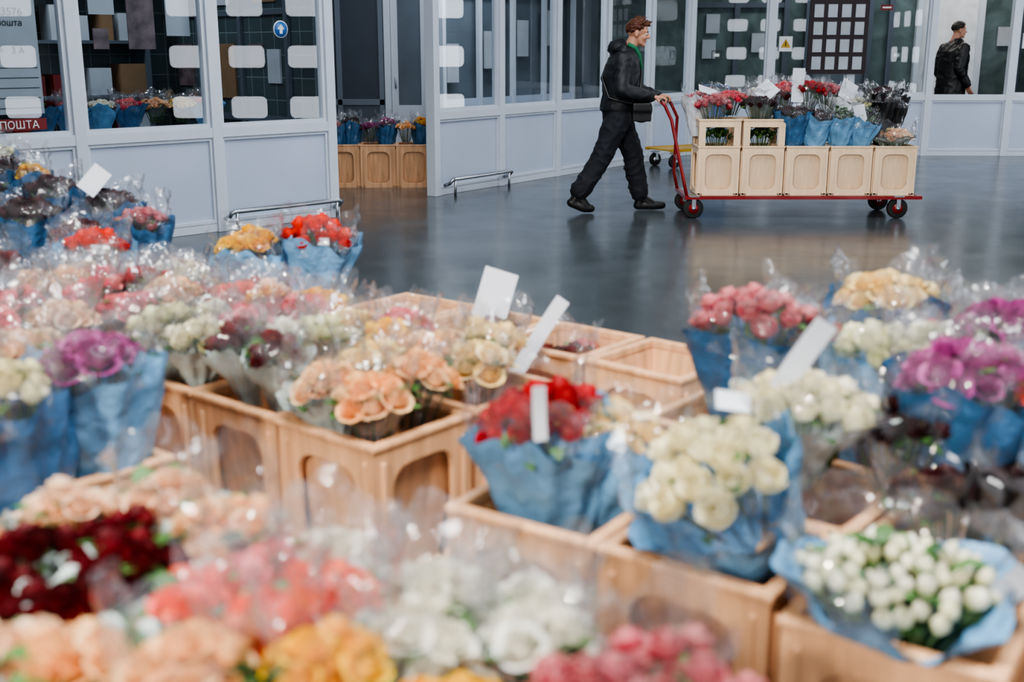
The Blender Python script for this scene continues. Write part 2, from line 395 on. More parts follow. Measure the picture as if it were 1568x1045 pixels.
for z in (.5, 1.0, 1.5, 2.0): mb.bx(0, 2.24, -.3, 0, z, z+.03, 0)
rs_ = random.Random(3)
for z in (.53, 1.03, 1.53):
    x = .06
    while x < 2.0:
        w_ = rs_.uniform(.1, .3); h_ = rs_.uniform(.12, .36); mb.bx(x, min(2.2, x+w_), -.26, -.03, z, z+h_, rs_.choice((1, 2, 3))); x += w_+rs_.uniform(.02, .15)
mb.obj('parcel_shelf', [M_panel_shade, M_parcel, M_poster, M_redsign], (-5.3, 10.0, 0), A1)
def chair(loc, rz):
    mb = MB(); P = np.zeros((7, 7, 3))
    for i in range(7):
        for j in range(7):
            u = i/6-.5; v = j/6
            if v < .5: y = -.2+.8*v; z = .45-.02*math.cos(u*3)
            else: y = .2+(v-.5)*.16; z = .45+(v-.5)*.8
            P[i, j] = (u*.42, y, z+.05*u*u)
    mb.grid(P, 0); P2 = P.copy(); P2[:, :, 2] -= .012; mb.grid(P2, 0)
    for x in (-.17, .17):
        for y in (-.17, .17): mb.tube([(x*1.1, y*1.1, 0), (x, y, .44)], .012, 1)
    mb.obj('orange_chair', [M_orange, M_steel], loc, rz)
p = b1(2.55, -.62); chair((p[0], p[1], 0), A1+2.6)
p = b1(3.2, -.62); chair((p[0], p[1], 0), A1+2.2)
mb = MB(); mb.bx(0, .8, -.03, 0, 0, .98, 0)
for i in range(4):
    for j in range(4): mb.bx(.06+i*.185, .06+i*.185+.125, -.035, -.03, .06+j*.23, .06+j*.23+.17, 1)
mb.obj('notice_board', [M_board, M_poster], (4.05, 16.11, 1.12), A3)
def warning(loc, rz):
    mb = MB(); mb.bx(-.09, .09, -.006, 0, -.1, .1, 0)
    mb.add([(-.07, -.008, -.05), (.07, -.008, -.05), (0, -.008, .07)], [(0, 1, 2)], 1); mb.bx(-.006, .006, -.012, -.008, -.03, .03, 2)
    mb.obj('warning_sign', [M_whitesign, M_yellow, M_black], loc, rz)
warning((3.76, 16.16, 1.52), A3); warning((7.05, 16.04, 1.56), A3)
mb = MB(); mb.bx(-.08, .08, -.006, 0, -.035, .035, 0); mb.bx(-.06, .06, -.009, -.006, -.01, .01, 1); mb.obj('exit_sign', [M_redsign, M_whitesign], (5.1, 16.12, 2.0), A3)
for x, z in ((2.82, 1.37), (5.3, 1.37)):
    mb = MB()
    for a in ((-.07, .07, .05, .06), (-.07, .07, -.06, -.05)): mb.bx(a[0], a[1], -.01, 0, a[2], a[3], 0)
    mb.bx(-.07, -.06, -.01, 0, -.05, .05, 0); mb.bx(.06, .07, -.01, 0, -.05, .05, 0); mb.bx(-.035, .035, -.01, 0, -.02, .02, 1)
    mb.obj('door_access_plate', [M_blackplastic, M_whitesign], (x, 16.17, z), A3)

# ------------------------------------------------------------------ flower crates
CW = .375; CH = .46
def crate_mesh(mat, name='flower_crate'):
    mb = MB(); W = CW; H = CH
    hole = rounded_rect(.235, .33, .06, 5)
    hz = .05+.165
    hw, hh0, hh1 = W/2, -hz, H-hz
    outer = []
    for q in range(4):
        sx = (1, -1, -1, 1)[q]; top = (1, 1, 0, 0)[q]
        cx = sx*hw; cz = hh1 if top else hh0
        pts = hole[q*5:q*5+5]
        for i, (a, b) in enumerate(pts):
            if i == 2: outer.append((cx, cz))
            else:
                nearside = (i < 2) == (q in (0, 2))
                if nearside: outer.append((cx, b if i in (0, 4) else (b+cz)/2))
                else: outer.append((a if i in (0, 4) else (a+cx)/2, cz))
    n = 20; T = .022
    for q in range(4):
        R = Matrix.Rotation(q*PI/2, 3, 'Z'); vs = []
        for y in (-W/2, -W/2+T):
            vs += [R @ Vector((a, y, b+hz)) for a, b in outer]
            vs += [R @ Vector((a, y, b+hz)) for a, b in hole]
        fs = []
        for k in range(n):
            k2 = (k+1) % n
            fs.append((k, k2, n+k2, n+k)); fs.append((2*n+k, 3*n+k, 3*n+k2, 2*n+k2)); fs.append((n+k, n+k2, 3*n+k2, 3*n+k))
        mb.add(vs, fs, 0)
        a = W/2-T; b = W/2-.07
        vs = [R @ Vector(v) for v in ((-b, -b, .02), (b, -b, .02), (a, -a, H-.03), (-a, -a, H-.03), (-b+.008, -b+.008, .02), (b-.008, -b+.008, .02), (a-.008, -a+.008, H-.03), (-a+.008, -a+.008, H-.03))]
        mb.add(vs, [(0, 1, 2, 3), (4, 7, 6, 5)], 0)
        o1 = W/2+.006; i1 = W/2-.024
        vs = [R @ Vector(v) for v in ((-o1, -o1, H), (o1, -o1, H), (i1, -i1, H), (-i1, -i1, H), (-o1, -o1, H-.018), (o1, -o1, H-.018), (i1, -i1, H-.03), (-i1, -i1, H-.03))]
        mb.add(vs, [(0, 1, 2, 3), (4, 5, 1, 0), (3, 2, 6, 7), (4, 7, 6, 5)], 0)
        for sx in (-1, 1):
            v0 = R @ Vector((sx*.155, -W/2-.002, .21)); mb.box(v0, (.012, .014, .40), 0, R)
        ft = R @ Vector((-W/2+.025, -W/2+.025, .012)); mb.box(ft, (.05, .05, .024), 0, R)
    mb.bx(-W/2+.06, W/2-.06, -W/2+.06, W/2-.06, .02, .035, 0)
    return mb.mesh(name, [mat])
CM = crate_mesh(M_crate); CMW = crate_mesh(M_cratew)
def crate(x, y, rz, z=0, me=None, s=1):
    return put(me or CM, 'flower_crate', (x, y, z), (0, 0, math.radians(rz)), bevel=.005, scale=s)

# ------------------------------------------------------------------ roses
def rose_template(kind, seed):
    r = np.random.RandomState(seed)
    if kind == 'open': L = [(3, .26, 1.25, -.1), (4, .45, 1.22, .0), (5, .7, 1.1, .12), (6, 1.0, .85, .3)]
    elif kind == 'closed': L = [(3, .3, 1.5, -.15), (4, .52, 1.45, -.1), (5, .78, 1.25, .08)]
    elif kind == 'bud': L = [(3, .5, 1.6, -.75), (4, .72, 1.5, -.65)]
    else: L = [(4, .25, 1.1, .1), (6, .5, 1.1, .15), (7, .75, 1.0, .25), (8, 1.0, .8, .35)]
    V = []; F = []; B = []; na, nb = 5, 5
    for li, (n, R, H, fl) in enumerate(L):
        off = r.rand()*6
        for k in range(n):
            th0 = off+2*PI*k/n+r.uniform(-.12, .12); w_ = PI/n*1.35; base = len(V)
            rr = R*r.uniform(.93, 1.07); hh = H*r.uniform(.94, 1.06); ph = r.rand()*6
            for i in range(na):
                a = -1+2*i/(na-1)
                for j in range(nb):
                    b = j/(nb-1)
                    rad = rr*(.3+.7*math.sin(min(1, b*1.15)*PI*.5))+fl*rr*b**3+.06*a*rr
                    rad *= 1-.1*(a*a)*b
                    z = hh*b-.16*a*a*b*b*hh-.25*li*.12-(.16*fl/.3*b**5 if fl > .2 else 0)
                    if kind == 'ruffle': rad += .08*math.sin(a*7+ph)*b; z += .08*math.cos(a*9+ph)*b
                    th = th0+a*w_*(1-.25*(1-b))
                    V.append((rad*math.cos(th), rad*math.sin(th), z-.45)); B.append((b, li/(len(L)-1), a))
            for i in range(na-1):
                for j in range(nb-1):
                    q = base+i*nb+j; F.append((q, q+nb, q+nb+1, q+1))
    return np.array(V), F, np.array(B)
TPL = {k: [rose_template(k, s) for s in range(3)] for k in ('open', 'closed', 'bud', 'ruffle')}

PAL = {
 'peach': (['ffd8a0', 'ffc888', 'ffe2b4'], 'f8a048', 'open'),
 'peachpale': (['fbd8b8', 'f6caa2', 'fde7cc'], 'e8a870', 'open'),
 'coral': (['ff6c40', 'ff5430', 'ff8858'], 'e83414', 'open'),
 'yellow': (['ffcc18', 'ffda3c', 'ffc004'], 'ee9c00', 'open'),
 'white': (['f8f4ea', 'f4efe0', 'fcfaf4'], 'dcd6b0', 'open'),
 'creamgreen': (['f2efd0', 'ebe8c2', 'f8f4e0'], 'ccd090', 'closed'),
 'buds': (['f0ecd4', 'e8e4c2', 'f6f2e2'], 'c4c68a', 'bud'),
 'whiteclosed': (['faf2d4', 'f5eac2', 'fcf8e4'], 'dccf8c', 'closed'),
 'cream': (['ffecb2', 'ffe294', 'fff2c8'], 'f4c260', 'open'),
 'dkred': (['64040f', '7c0818', '4e040c'], '360208', 'closed'),
 'red': (['c4081a', 'b00614', 'd41024'], '70040c', 'closed'),
 'orangered': (['f43818', 'ec2814', 'ff4c28'], 'b0100c', 'closed'),
 'crimson': (['cc1440', 'da3456', 'bc0a34'], '7c0620', 'closed'),
 'magenta': (['a43480', 'b44890', 'c868a6'], '641446', 'open'),
 'pink': (['f67880', 'ee5c70', 'ffa09c'], 'cc3858', 'open'),
 'dark': (['3c1018', '2a0c12', '4c1a20'], '1c060a', 'closed'),
 'green': (['2c4a1c', '3a5c24'], '203812', 'bud'),
 'mix': (['fa8088', 'ffcf1c', 'f83c1c', 'fbe6cc'], 'e04c68', 'open'),
}
cache = {}
def bouquet_mesh(color, wrap, R, n, hr, var, collar=True, dome=.05, L=.36):
    key = (color, wrap, R, n, hr, var, collar, L, dome)
    if key in cache: return cache[key]
    rs = np.random.RandomState(var*17+len(color)*3+n+len(wrap))
    mb = MB(); cols, deep, kind = PAL[color]; deepc = np.array(lin(deep))
    for i in range(n):
        rho = (R-hr*.5)*math.sqrt((i+.35)/n); th = i*2.39996+var
        x = rho*math.cos(th)+rs.uniform(-.004, .004); y = rho*math.sin(th)+rs.uniform(-.004, .004)
        z = dome*(1-(rho/R)**2)+rs.uniform(-.014, .014)
        V, F, B = TPL[kind][rs.randint(3)]
        s = hr*rs.uniform(.88, 1.18)
        tilt = Matrix.Rotation(.75*rho/R, 3, Vector((-math.sin(th), math.cos(th), 0))) @ Matrix.Rotation(rs.rand()*6.28, 3, 'Z')
        Vw = (V*s) @ np.array(tilt).T+np.array((x, y, z))
        c0 = np.array(lin(cols[rs.randint(len(cols))]))*rs.uniform(.78, 1.05)
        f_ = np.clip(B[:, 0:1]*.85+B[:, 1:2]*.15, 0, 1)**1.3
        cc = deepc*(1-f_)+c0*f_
        if color == 'crimson':
            g = (np.clip(B[:, 0:1]-.72, 0, 1)/.28)*.45; cc = cc*(1-g)+np.array(lin('fbd0cc'))*g
        if kind == 'bud' and color != 'green':
            g = np.clip(.35-B[:, 0:1], 0, 1)/.35; cc = cc*(1-g)+np.array(lin('8ba05a'))*g
        cc = np.concatenate([np.clip(cc, 0, 1), np.ones((len(cc), 1))], 1)
        mb.add(Vw.tolist(), F, 0, True, [tuple(q) for q in cc])
        mb.tube([(x, y, z-.2*hr), (x*.45, y*.45, -.14)], .003, 0, 5)
    g1 = lin('24481e'); g2 = lin('527a3c')
    for i in range(22 if color != 'green' else 60):
        th = rs.rand()*6.28; rho = R*(rs.uniform(.2, .85)); l = rs.uniform(.035, .055); wd = l*.5; z = dome*(1-(rho/R)**2)-.015+rs.uniform(-.02, .012)
        if color == 'green': z += rs.uniform(-.02, .08)
        P = np.zeros((3, 5, 3))
        for a in range(3):
            for b in range(5):
                t = b/4; P[a, b] = (t*l, (a-1)*wd*math.sin(PI*min(.98, t*.9+.06))*.8, .3*t*l-.6*t*t*l+.15*wd*abs(a-1))
        q = rs.uniform(-1, 1)+th; Rz = np.array(Matrix.Rotation(q, 3, 'Z') @ Matrix.Rotation(rs.uniform(-1, .2), 3, 'Y'))
        P = P @ Rz.T+np.array((rho*math.cos(th), rho*math.sin(th), z))
        t = rs.rand(); cc = tuple(g1[k]*(1-t)+g2[k]*t for k in range(3))+(1,)
        mb.grid(P, 0, False, [cc]*15)
    def cone(mi, z0, r0, z1, r1, wr, edge, flare=0, arc=1.0, nth=80, nz=14, ph=0, pw=1.0, cr=.006, cf=22):
        P = np.zeros((nth, nz, 3)); k1 = rs.randint(4, 7); k2 = rs.randint(9, 13); k3 = rs.randint(2, 4); p1, p2, p3, p4 = rs.rand(4)*6
        so = Vector((rs.rand()*9, rs.rand()*9, rs.rand()*9))
        for i in range(nth):
            th = ph+2*PI*arc*i/(nth if arc == 1 else nth-1)
            tri = abs(((th*k1/(2*PI)+p4) % 1)*2-1)-.5
            for j in range(nz):
                b = j/(nz-1); zt = z1+edge*(math.sin(k3*th+p3)+.7*tri+.35*math.sin(k2*th+p1))
                rr = r0+(r1-r0)*b**pw+flare*b**4
                rr *= 1+wr*(.3+.7*b)*(.9*tri*math.cos(b*2.2+p1)+.4*math.sin(k2*th+p2-b*5))+.025*math.sin(b*13+th*3+p2)
                q = Vector((rr*math.cos(th), rr*math.sin(th), z0+(zt-z0)*b))
                nv = 1-2*abs(mnoise.noise(q*cf+so)); rr += cr*(nv-.5)*(.4+.6*b)*2
                P[i, j] = (rr*math.cos(th), rr*math.sin(th), q.z+cr*.6*mnoise.noise(q*cf*1.3-so))
        mb.grid(P, mi, arc == 1)
    if wrap == 'blue': cone(1, -L, .06, .018, R*1.14, .18, .03, .008, pw=.85)
    elif wrap == 'dkblue': cone(4, -L, .06, .012, R*1.14, .18, .026, .006, pw=.85)
    elif wrap == 'tissue': cone(3, -L*.5, .03, .008, R*1.10, .14, .016, .012, pw=1.6)
    elif wrap == 'black': cone(5, -L, .05, .07, R*1.0, .2, .02, .01)
    elif wrap == 'white': cone(6, -L, .05, .03, R*1.1, .12, .03, .015)
    elif wrap == 'clear': cone(2, -L*.45, .03, .125, R*1.08, .10, .026, .006, pw=.8, cr=.012, cf=15)
    if collar and wrap not in ('clear', 'none'):
        cone(2, -.03, R*1.06, .135, R*1.06, .10, .03, .006, arc=.85, ph=rs.rand()*6, cr=.012, cf=15)
    me = mb.mesh('rose_bouquet', BM, True); cache[key] = me
    return me
NM = {'buds': 'white_bud_bouquet', 'magenta': 'magenta_rose_bouquet', 'crimson': 'crimson_rose_bouquet', 'green': 'foliage_bunch'}
def bq(color, wrap, x, y, z, R=.11, n=None, hr=.03, tilt=0, td=0, var=0, collar=True, L=.36, dome=.05):
    if n is None: n = max(5, int(1.2*(R/hr)**2))
    me = bouquet_mesh(color, wrap, R, n, hr, var, collar, L=L, dome=dome)
    nm = NM.get(color, {'dkred': 'dark_red', 'red': 'red', 'yellow': 'yellow', 'peach': 'peach', 'peachpale': 'pale_peach', 'coral': 'coral', 'white': 'white', 'creamgreen': 'cream', 'whiteclosed': 'white', 'cream': 'cream', 'orangered': 'orange_red', 'pink': 'pink', 'dark': 'burgundy', 'mix': 'mixed'}.get(color, 'x')+'_rose_bouquet')
    o = put(me, nm, (x, y, z))
    ax = Vector((-math.sin(td), math.cos(td), 0))
    o.rotation_mode = 'QUATERNION'
    o.rotation_quaternion = (Matrix.Rotation(tilt, 3, ax) @ Matrix.Rotation(rnd.uniform(0, 6.28), 3, 'Z')).to_quaternion()
    return o

E1 = (.766, -.643); E2 = (.643, .766)
def G(a, b): return (.48+a*E1[0]+b*E2[0], 3.64+a*E1[1]+b*E2[1])
def fill(a, b, items, z=.56, rot=-40, R=.1, hr=.03, mk=True, spread=.085):
    x, y = G(a, b)
    if mk: crate(x, y, rot+rnd.uniform(-1.5, 1.5))
    n = len(items)
    offs = {1: [(0, 0)], 2: [(-1, 0), (1, 0)], 3: [(-1, -1), (1, -.8), (0, 1)], 4: [(-1, -1), (1, -1), (-1, 1), (1, 1)]}[n]
    for k, (c_, w_) in enumerate(items):
        ox, oy = offs[k]; dx = spread*(ox*E1[0]+oy*E2[0]); dy = spread*(ox*E1[1]+oy*E2[1])
        bq(c_, w_, x+dx*1.05, y+dy*1.05, z+.02+rnd.uniform(-.02, .025), R=R if n > 1 else R*1.3, hr=hr, tilt=.14 if n > 1 else .05, td=math.atan2(dy, dx) if n > 1 else 0, var=k % 2)

for i, a in enumerate((.02, -.38, -.78, -1.18)):
    x, y = G(a, 0.02); crate(x, y, -40+(-2, 1, -1, 2)[i])
x, y = G(0, 0); bq('dark', 'blue', x, y, .30, R=.1, L=.25, collar=False)
x, y = G(-.39, 0); bq('dkred', 'tissue', x, y, .36, R=.1, L=.28); bq('pink', 'tissue', x+.06, y+.06, .36, R=.07, L=.25)
x, y = G(-.78, 0); bq('dkred', 'blue', x+.05, y, .40, R=.1, L=.3)
x, y = G(-1.17, 0); bq('peachpale', 'white', x, y, .36, R=.09, L=.28)
fill(-1.82, -1.03, [('peachpale', 'tissue'), ('peachpale', 'clear'), ('pink', 'clear')], z=.6)
fill(-1.43, -1.03, [('pink', 'clear'), ('pink', 'tissue'), ('red', 'clear'), ('peachpale', 'clear')], z=.6, hr=.032)
fill(-1.04, -1.03, [('creamgreen', 'tissue'), ('whiteclosed', 'tissue'), ('creamgreen', 'clear'), ('pink', 'clear')], z=.56, hr=.034)
fill(-.65, -1.03, [('dkred', 'tissue'), ('dkred', 'tissue'), ('white', 'clear'), ('creamgreen', 'clear')], z=.56, R=.085)
fill(-.26, -1.03, [('peach', 'tissue'), ('peach', 'clear'), ('cream', 'clear'), ('peach', 'clear')], z=.52, R=.11, hr=.038)
fill(-1.82, -.62, [('buds', 'clear'), ('dkred', 'clear'), ('creamgreen', 'clear')], z=.5, R=.1)
fill(-1.43, -.62, [('pink', 'clear'), ('coral', 'clear'), ('red', 'clear')], z=.54)
fill(-1.04, -.62, [('mix', 'clear'), ('pink', 'clear'), ('yellow', 'clear')], z=.56, hr=.034)
fill(-.65, -.62, [('cream', 'clear'), ('yellow', 'clear'), ('pink', 'clear')], z=.53, hr=.036)
fill(-.26, -.62, [('peach', 'tissue'), ('cream', 'clear'), ('cream', 'clear')], z=.53, hr=.038)
crate(-1.0, 4.88, 12); crate(-1.4, 4.72, 10)
bq('yellow', 'blue', -1.10, 4.72, .62, R=.14, tilt=.12, td=3.0, hr=.038, dome=.08); bq('orangered', 'blue', -.83, 4.82, .64, R=.15, tilt=.1, td=0, hr=.038, dome=.08)
bq('whiteclosed', 'clear', -1.42, 4.72, .50, R=.13)
for x, y, r in ((-1.72, 4.55, -40), (-2.05, 4.9, -38), (-1.75, 5.35, -40), (-2.25, 5.5, -30), (-2.12, 4.25, -40), (-2.65, 5.9, -30)): crate(x, y, r)
bq('orangered', 'blue', -1.68, 4.5, .66, R=.14, hr=.036); bq('dkred', 'dkblue', -1.98, 4.2, .64, R=.14, hr=.034); bq('dkred', 'dkblue', -1.85, 4.85, .66, R=.12)
bq('crimson', 'dkblue', -1.72, 5.25, .66, R=.12); bq('dark', 'dkblue', -1.9, 5.4, .72, R=.13); bq('dark', 'dkblue', -2.2, 5.45, .78, R=.13); bq('yellow', 'dkblue', -2.35, 5.6, .84, R=.08)
bq('dark', 'dkblue', -2.1, 4.95, .74, R=.14); bq('dark', 'dkblue', -2.6, 5.8, .84, R=.15); bq('dark', 'dkblue', -2.5, 5.3, .80, R=.14); bq('creamgreen', 'dkblue', -2.75, 6.0, .9, R=.13); bq('peachpale', 'clear', -1.62, 4.22, .60, R=.12)
for x, y in ((-1.12, 2.68), (-1.42, 2.93), (-1.37, 2.38), (-1.67, 2.63)): crate(x, y, -40)
bq('magenta', 'blue', -1.02, 2.68, .69, R=.14, hr=.036, L=.45, dome=.07); bq('whiteclosed', 'dkblue', -1.17, 2.46, .66, R=.14, hr=.038, L=.42, tilt=.12, td=3.6, dome=.07)
bq('peachpale', 'clear', -1.3, 2.92, .66, R=.12); bq('pink', 'clear', -1.5, 3.1, .68, R=.12); bq('cream', 'dkblue', -1.4, 2.7, .66, R=.13)
x, y = -1.5, 3.5
crate(x, y, -40); bq('peachpale', 'clear', x+.1, y-.05, .62, R=.11); bq('pink', 'tissue', x-.1, y+.05, .64, R=.11)
x, y = G(.48, -1.2); x += .04; y += .02; crate(x, y, -34)
bq('red', 'blue', x-.05, y-.0, .615, R=.145, hr=.039, L=.34, tilt=.14, td=3.6, dome=.06); bq('cream', 'blue', x+.13, y+.06, .57, R=.14, hr=.036, L=.3, tilt=.35, td=.1, dome=.06)
x, y = G(.88, -1.2); x += .06; y += .05; crate(x, y, -36)
bq('whiteclosed', 'blue', x-.03, y-.06, .60, R=.155, hr=.041, L=.36, tilt=.6, td=3.75, dome=.08)
x, y = G(1.28, -1.22); x += .07; y += .03; crate(x, y, -34)
bq('buds', 'blue', x-.05, y-.03, .51, R=.18, hr=.028, n=60, L=.14, dome=.04)
bq('green', 'none', x-.05, y-.02, .47, R=.15)
fill(.9, -.78, [('whiteclosed', 'tissue')], z=.64, R=.12, hr=.038)
fill(1.3, -.78, [('dark', 'clear'), ('dark', 'black')], z=.50, R=.11)
x, y = G(1.7, -.8); crate(x, y, -40); bq('dark', 'dkblue', x, y, .56, R=.14)
for a, b in ((.9, -.37), (.5, -.37), (1.3, -.37), (.9, .04), (1.3, .04), (1.7, -.37)):
    x, y = G(a, b); crate(x, y, -40)
bq('crimson', 'dkblue', .66, 2.99, .71, R=.16, hr=.036, dome=.09); bq('red', 'dkblue', .89, 3.05, .64, R=.12)
bq('creamgreen', 'blue', .94, 2.80, .69, R=.13, hr=.034); bq('cream', 'dkblue', 1.08, 3.2, .74, R=.14, dome=.07, hr=.034); bq('pink', 'dkblue', 1.2, 3.02, .66, R=.12)
bq('magenta', 'dkblue', 1.04, 2.50, .70, R=.155, hr=.034, L=.44, dome=.09); bq('magenta', 'dkblue', 1.27, 2.78, .74, R=.15, hr=.034, dome=.08); bq('coral', 'dkblue', 1.25, 2.40, .69, R=.14, hr=.036, dome=.07)
bq('creamgreen', 'dkblue', 1.1, 2.85, .68, R=.12); bq('dark', 'clear', .87, 2.44, .60, R=.12); bq('pink', 'clear', 1.45, 3.0, .68, R=.14); bq('dark', 'dkblue', 1.5, 2.7, .64, R=.14)
for a, b in ((.6, -2.1), (.99, -2.1), (1.38, -2.1), (.21, -2.1), (-.18, -2.1), (.6, -2.52), (.99, -2.52), (.21, -2.52)):
    x, y = G(a, b); crate(x, y, -40)
FG = [('peach', -.57, 1.35, .65), ('peach', -.43, 1.33, .65), ('yellow', -.24, 1.36, .64), ('yellow', -.08, 1.27, .62), ('coral', -.35, 1.48, .63), ('coral', -.47, 1.57, .62),
      ('coral', -.27, 1.57, .63), ('white', -.11, 1.57, .63), ('white', .03, 1.45, .63), ('white', -.13, 1.43, .64), ('crimson', .20, 1.36, .62), ('crimson', .10, 1.30, .62),
      ('dkred', -.645, 1.50, .64), ('dkred', -.60, 1.65, .64), ('dkred', -.77, 1.69, .64), ('dkred', -.67, 1.79, .62), ('peach', -.50, 1.82, .64), ('peachpale', -.64, 1.96, .63),
      ('peachpale', -.70, 1.37, .64), ('white', -.30, 1.72, .61), ('peachpale', -.80, 1.90, .63), ('white', .03, 1.62, .58), ('dkred', -.80, 1.56, .63), ('crimson', .30, 1.26, .60), ('pink', -.40, 1.68, .60), ('peachpale', -.5, 1.70, .60)]
for k, (c_, x, y, z) in enumerate(FG):
    bq(c_, 'clear' if k in (1, 2, 4, 7, 8, 10, 17, 19, 21, 24) else 'tissue', x, y, z, R=.09, hr=.028 if c_ != 'coral' else .031, n=12, var=k % 2, tilt=.1, td=k, L=.34, collar=k in (6, 9, 16), dome=.04)

def label(x, y, z, w_, h_, rx, ry, rz):
    P = np.zeros((4, 8, 3))
    for i in range(4):
        for j in range(8):
            t = j/7; P[i, j] = ((i/3-.5)*w_, .06*h_*math.sin(t*2.2), t*h_)
    mb = MB(); mb.grid(P, 0); P2 = P.copy(); P2[:, :, 1] += .002; mb.grid(P2, 0)
    put(mb.mesh('paper_label', [M_paper]), 'paper_label', (x, y, z), (rx, ry, rz))
x, y = G(-.78, 0); label(x-.0, y-.02, .36, .13, .31, -.3, .32, .1)
x, y = G(-.39, 0); label(x-.17, y-.25, .40, .05, .30, -.2, .62, .1)
label(.57, 2.44, .66, .055, .24, .1, .55, .1)
label(.06, 2.24, .66, .028, .12, .1, -.05, .2)
label(.45, 2.2, .74, .075, .04, -.6, .2, .2)
label(-1.95, 5.2, .82, .09, .15, -.6, .7, .2)
label(.84, 1.78, .54, .05, .07, .3, .6, -.2)
label(-1.60, 4.36, .68, .06, .035, .1, 0, 0); label(-.78, 4.68, .66, .04, .03, .1, 0, 0)

for i in range(4):
    x = -2.22+i*.385; crate(x, 12.5, 4)
    bq(('pink', 'crimson', 'magenta', 'peach')[i], ('dkblue', 'dkblue', 'clear', 'clear')[i], x-.08, 12.42, .62, R=.11); bq(('peachpale', 'dark', 'magenta', 'yellow')[i], 'dkblue', x+.09, 12.5, .66, R=.11)
for i in range(7):
    p = b1(2.1-i*.25, -1.0); bq(('dkred', 'crimson', 'white', 'pink', 'peachpale', 'cream', 'coral')[i], ('dkblue', 'blue', 'blue', 'dkblue', 'clear', 'clear', 'blue')[i], p[0], p[1], .97, R=.13, L=.2)  # bouquets behind the glass, built in place of a window reflection

# ------------------------------------------------------------------ trolley
def wheel(mb, x, y, z, r, tm, hm):
    mb.tube([(x, y-.022, z), (x, y-.02, z), (x, y+.02, z), (x, y+.022, z)], [r*.9, r, r, r*.9], tm, 28)
    mb.tube([(x, y-.03, z), (x, y+.03, z)], r*.5, hm, 20); mb.tube([(x, y-.045, z), (x, y+.045, z)], r*.16, 2, 10)
    for sy in (-.04, .04): mb.box((x, y+sy, z+r*.62), (.035, .006, r*1.3), 2)
    mb.box((x, y, z+r*1.22), (.09, .1, .012), 2)
mb = MB(); TX0, TX1, TY0, TY1, TZ = 1.52, 3.60, 9.98, 10.62, .2
mb.bx(TX0, TX1, TY0, TY0+.035, TZ-.03, TZ, 0); mb.bx(TX0, TX1, TY1-.035, TY1, TZ-.03, TZ, 0)
mb.bx(TX0, TX0+.035, TY0+.035, TY1-.035, TZ-.03, TZ, 0); mb.bx(TX1-.035, TX1, TY0+.035, TY1-.035, TZ-.03, TZ, 0)
mb.bx(TX0+.035, TX1-.035, TY0+.035, TY1-.035, TZ-.02, TZ-.005, 2)
for x in (TX0+.08, TX1-.2):
    for y in (TY0+.05, TY1-.05): wheel(mb, x, y, .088, .088, 1, 0)
nb = (1.30, 10.08); fb = (1.42, 10.58)
for (bx_, by_), y in ((nb, TY0+.02), (fb, TY1-.02)):
    mb.tube([(TX0+.02, y, TZ-.02), (TX0-.02, y, .35), (bx_+.09, by_, .85), (bx_+.03, by_, .97), (bx_, by_, 1.01)], .015, 0, 12)
mb.tube([(nb[0], nb[1], 1.01), (fb[0], fb[1], 1.01)], .017, 3, 12)
for f_ in (.3, .62):
    za = .35+(.85-.35)*f_
    mb.tube([(TX0-.02+(nb[0]+.09-TX0+.02)*f_, TY0+.02+(nb[1]-TY0-.02)*f_, za), (TX0-.02+(fb[0]+.09-TX0+.02)*f_, TY1-.02+(fb[1]-TY1+.02)*f_, za)], .011, 0, 10)
mb.obj('red_platform_trolley', [M_red, M_black, M_steel, M_blackplastic])
def collar_mesh():
    mb = MB(); W = CW-.01; H = .23
    for sx in (-1, 1):
        for sy in (-1, 1):
            mb.box((sx*(W/2-.03), sy*(W/2-.009), H/2), (.06, .018, H)); mb.box((sx*(W/2-.009), sy*(W/2-.03), H/2), (.018, .058, H))
    for sy in (-1, 1):
        mb.box((0, sy*(W/2-.009), H-.035), (W, .02, .07)); mb.box((sy*(W/2-.009), 0, H-.035), (.02, W, .07))
        mb.box((0, sy*(W/2-.002), H-.008), (W+.015, .02, .016)); mb.box((sy*(W/2-.002), 0, H-.008), (.02, W+.015, .016))
    return mb.mesh('crate_extension_frame', [M_cratew])
KM = collar_mesh(); ZS = .43/.46
for i in range(5): crate(1.81+.387*i, 10.22, 0, z=TZ, me=CMW, s=(.97, .97, ZS))
for i in range(2):
    put(KM, 'crate_extension_frame', (1.81+.387*i, 10.22, TZ+.431), bevel=.004)
ty = 10.2; z0 = TZ+.43
bq('green', 'none', 1.81, ty, z0+.06, R=.14); bq('green', 'none', 2.2, ty, z0+.06, R=.14)
bq('crimson', 'clear', 1.76, ty-.05, .95, R=.16, L=.3, hr=.036, dome=.08); bq('pink', 'clear', 1.93, ty+.08, 1.02, R=.15, L=.3); bq('crimson', 'white', 1.64, ty+.1, 1.0, R=.12, L=.3)
bq('dark', 'clear', 2.16, ty-.06, .95, R=.16, L=.3, dome=.08); bq('white', 'white', 2.22, ty+.1, 1.06, R=.13, L=.3); bq('dkred', 'clear', 2.35, ty+.08, 1.02, R=.13, L=.3)
bq('dark', 'dkblue', 2.47, ty-.06, .89, R=.15, L=.3); bq('dark', 'blue', 2.66, ty-.06, .86, R=.15, L=.3); bq('red', 'clear', 2.62, ty+.08, 1.08, R=.16, L=.4, dome=.08); bq('crimson', 'clear', 2.80, ty+.12, 1.06, R=.15, L=.4, dome=.07); bq('pink', 'clear', 2.44, ty+.14, 1.1, R=.14)
